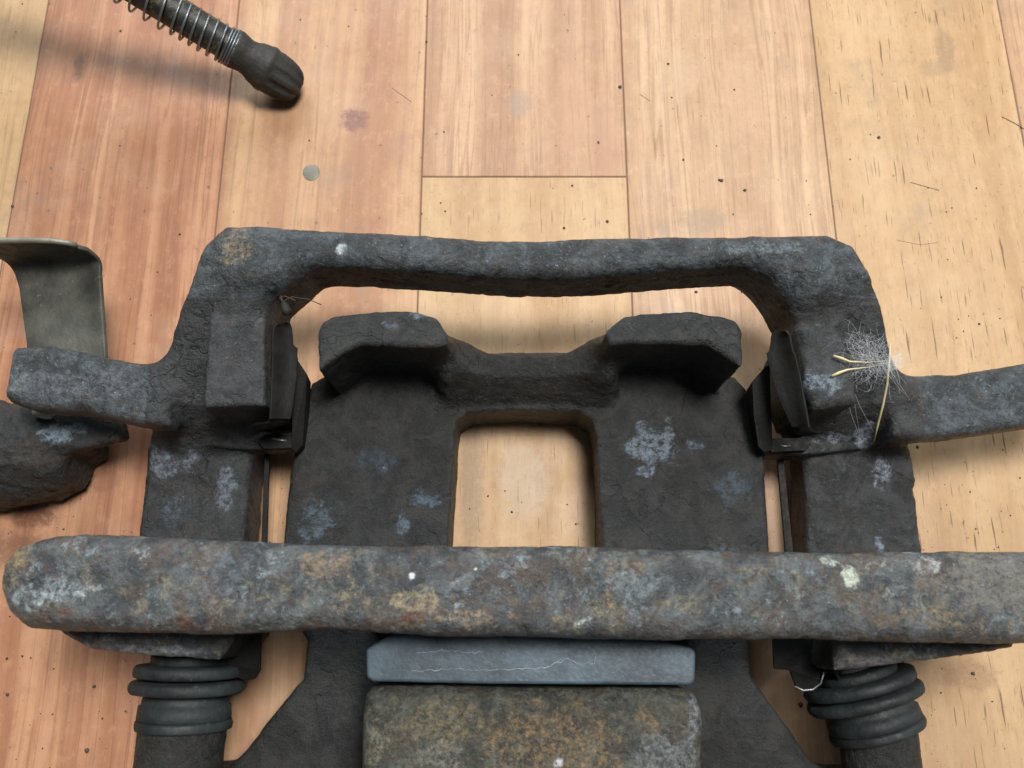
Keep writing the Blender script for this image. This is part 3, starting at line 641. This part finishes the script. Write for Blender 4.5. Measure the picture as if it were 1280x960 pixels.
for k in range(320):
    a = c0+Vector((random.gauss(0, 3.4), random.gauss(0, 2.6), random.gauss(.4, 1.2))); t = random.uniform(0, 6.28); kx = random.uniform(-.22, .22); pts = []
    for i in range(8):
        pts.append(a.copy()); a = a+Vector((math.cos(t), math.sin(t), random.uniform(-.25, .2)))*random.uniform(.4, 1.1); t += kx+random.uniform(-.15, .15)
    tube_bm(pts, random.uniform(.008, .02), 3, bm)
for k in range(26):
    a = PV(1100+random.gauss(0, 12), 450+random.gauss(0, 8), 46); t = random.uniform(-.9, 6.0); l = random.uniform(4, 11)
    tube_bm([a, a+Vector((math.cos(t)*l*.5, math.sin(t)*l*.5, random.uniform(-1, 1))), a+Vector((math.cos(t+.15)*l, math.sin(t+.15)*l, random.uniform(-4, -.5)))], random.uniform(.012, .03), 3, bm)
for (a, b) in (((1052, 474, 46), (1080, 560, 24)), ((1060, 470, 46), (1092, 540, 32)), ((1118, 450, 42), (1140, 520, 34)), ((1112, 455, 42), (1128, 500, 34)), ((1115, 452, 43), (1135, 482, 37)), ((1108, 452, 44), (1122, 545, 30)), ((1066, 465, 46), (1075, 545, 28))):
    tube_bm([PV(*a), (PV(*a)+PV(*b))/2+Vector((0, 0, -1)), PV(*b)], .035, 3, bm)
web = from_bm('cobweb', bm, M_WEB); tag(web, 'white cobweb fluff caught on the bracket shoulder by the straw', 'cobweb', kind='stuff')
fl = prism('plastic_flake', [PV(*q) for q in ((1106, 449, 46.5), (1126, 441, 46), (1128, 460, 45), (1112, 464, 46))], (0, 0, .15), M_FLAKE, None, .02); tag(fl, 'tiny clear plastic flake among the cobweb', 'flake')
hk = from_bm('seed_husk', tube_bm([P(353, 376, 46), P(355, 380, 45.5), P(358, 388, 45), P(359, 394, 44.6)], [.35, .9, 1.35, .7], 9), M_SEED); tag(hk, 'tiny grey seed husk hanging on a thread under the wavy bar corner', 'husk')
bm = bmesh.new()
for pts in (((346, 366, 45), (353, 377, 46), (365, 371, 46), (385, 374, 45), (402, 381, 43)), ((348, 372, 45), (356, 370, 46), (370, 376, 45.5)), ((353, 376, 46), (351, 368, 45.5), (358, 362, 45))):
    tube_bm([P(*q) for q in pts], .13, 5, bm)
th = from_bm('thread', bm, M_GRIT); tag(th, 'dark tangled thread under the wavy bar corner', 'thread')
bm = bmesh.new(); bmesh.ops.create_uvsphere(bm, u_segments=28, v_segments=14, radius=1)
c = P(389, 216)
for v in bm.verts: v.co = (c[0]+v.co.x*2.9*(1+.08*v.co.y), c[1]+v.co.y*3.1, max(v.co.z, -.05)*.35+.03)
dr = from_bm('clear_drop', bm, M_DROP); tag(dr, 'small dull glassy drop on the peach plank beside the stain', 'drop')
bm = bmesh.new()
def speck(x, y, r):
    n0 = len(bm.verts); m = bmesh.ops.create_icosphere(bm, subdivisions=1, radius=1)
    for v in m['verts']: v.co = (x+v.co.x*r*random.uniform(.6, 1.3), y+v.co.y*r*random.uniform(.6, 1.3), r*.35+v.co.z*r*.5)
for x, y, r in ((902, 226, 1.2), (931, 238, 1.1), (918, 112, .7), (1098, 172, 1.0), (1088, 168, .5), (835, 80, .8), (775, 109, 1.1), (748, 178, .9), (854, 200, .8), (899, 225, .8), (151, 39, .8), (615, 119, .5), (555, 165, .6), (715, 232, .7), (759, 277, .9),
                (705, 285, .8), (1008, 226, .4), (1013, 268, .5), (1224, 405, .7), (16, 258, 1.0), (225, 293, .7), (197, 340, .5), (150, 182, .5), (10, 868, 1.1), (118, 858, .9), (109, 938, 1.2), (28, 820, .6), (9, 823, .7), (128, 898, .5), (20, 40, .5), (62, 5, .5),
                (1250, 398, .5), (1190, 260, .5), (1160, 235, .5), (1216, 842, 1.0), (1000, 880, 1.2), (640, 640, .7), (720, 655, .6), (610, 620, .6), (1146, 558, .9), (533, 52, .7), (1183, 265, .5), (870, 365, .9)):
    q = P(x, y); speck(q[0], q[1], r*.6)
for k in range(260):
    q = P(random.choice((60, 130, 1180, 660, 1210, 330)), random.choice((600, 880, 640, 720, 900, 420))); speck(q[0]+random.gauss(0, 16), q[1]+random.gauss(0, 14), random.choice((.12, .16, .2, .28)))
for k in range(300): speck(random.uniform(-260, 260), random.uniform(-140, 330), random.choice((.14, .16, .2, .2, .26, .34)))
for pts, r in ((((1138, 228), (1156, 233), (1174, 238)), .10), (((1252, 146), (1268, 154), (1284, 164)), .14), (((490, 110), (515, 128)), .06), (((800, 118), (812, 126)), .08), (((1120, 300), (1150, 306), (1172, 303)), .05), (((870, 350), (886, 342), (900, 346)), .07)):
    tube_bm([(*P(*q)[:2], .06) for q in pts], r, 4, bm)
gr = from_bm('grit', bm, M_GRIT); tag(gr, 'scattered dark grit specks on the planks', 'grit', kind='stuff')
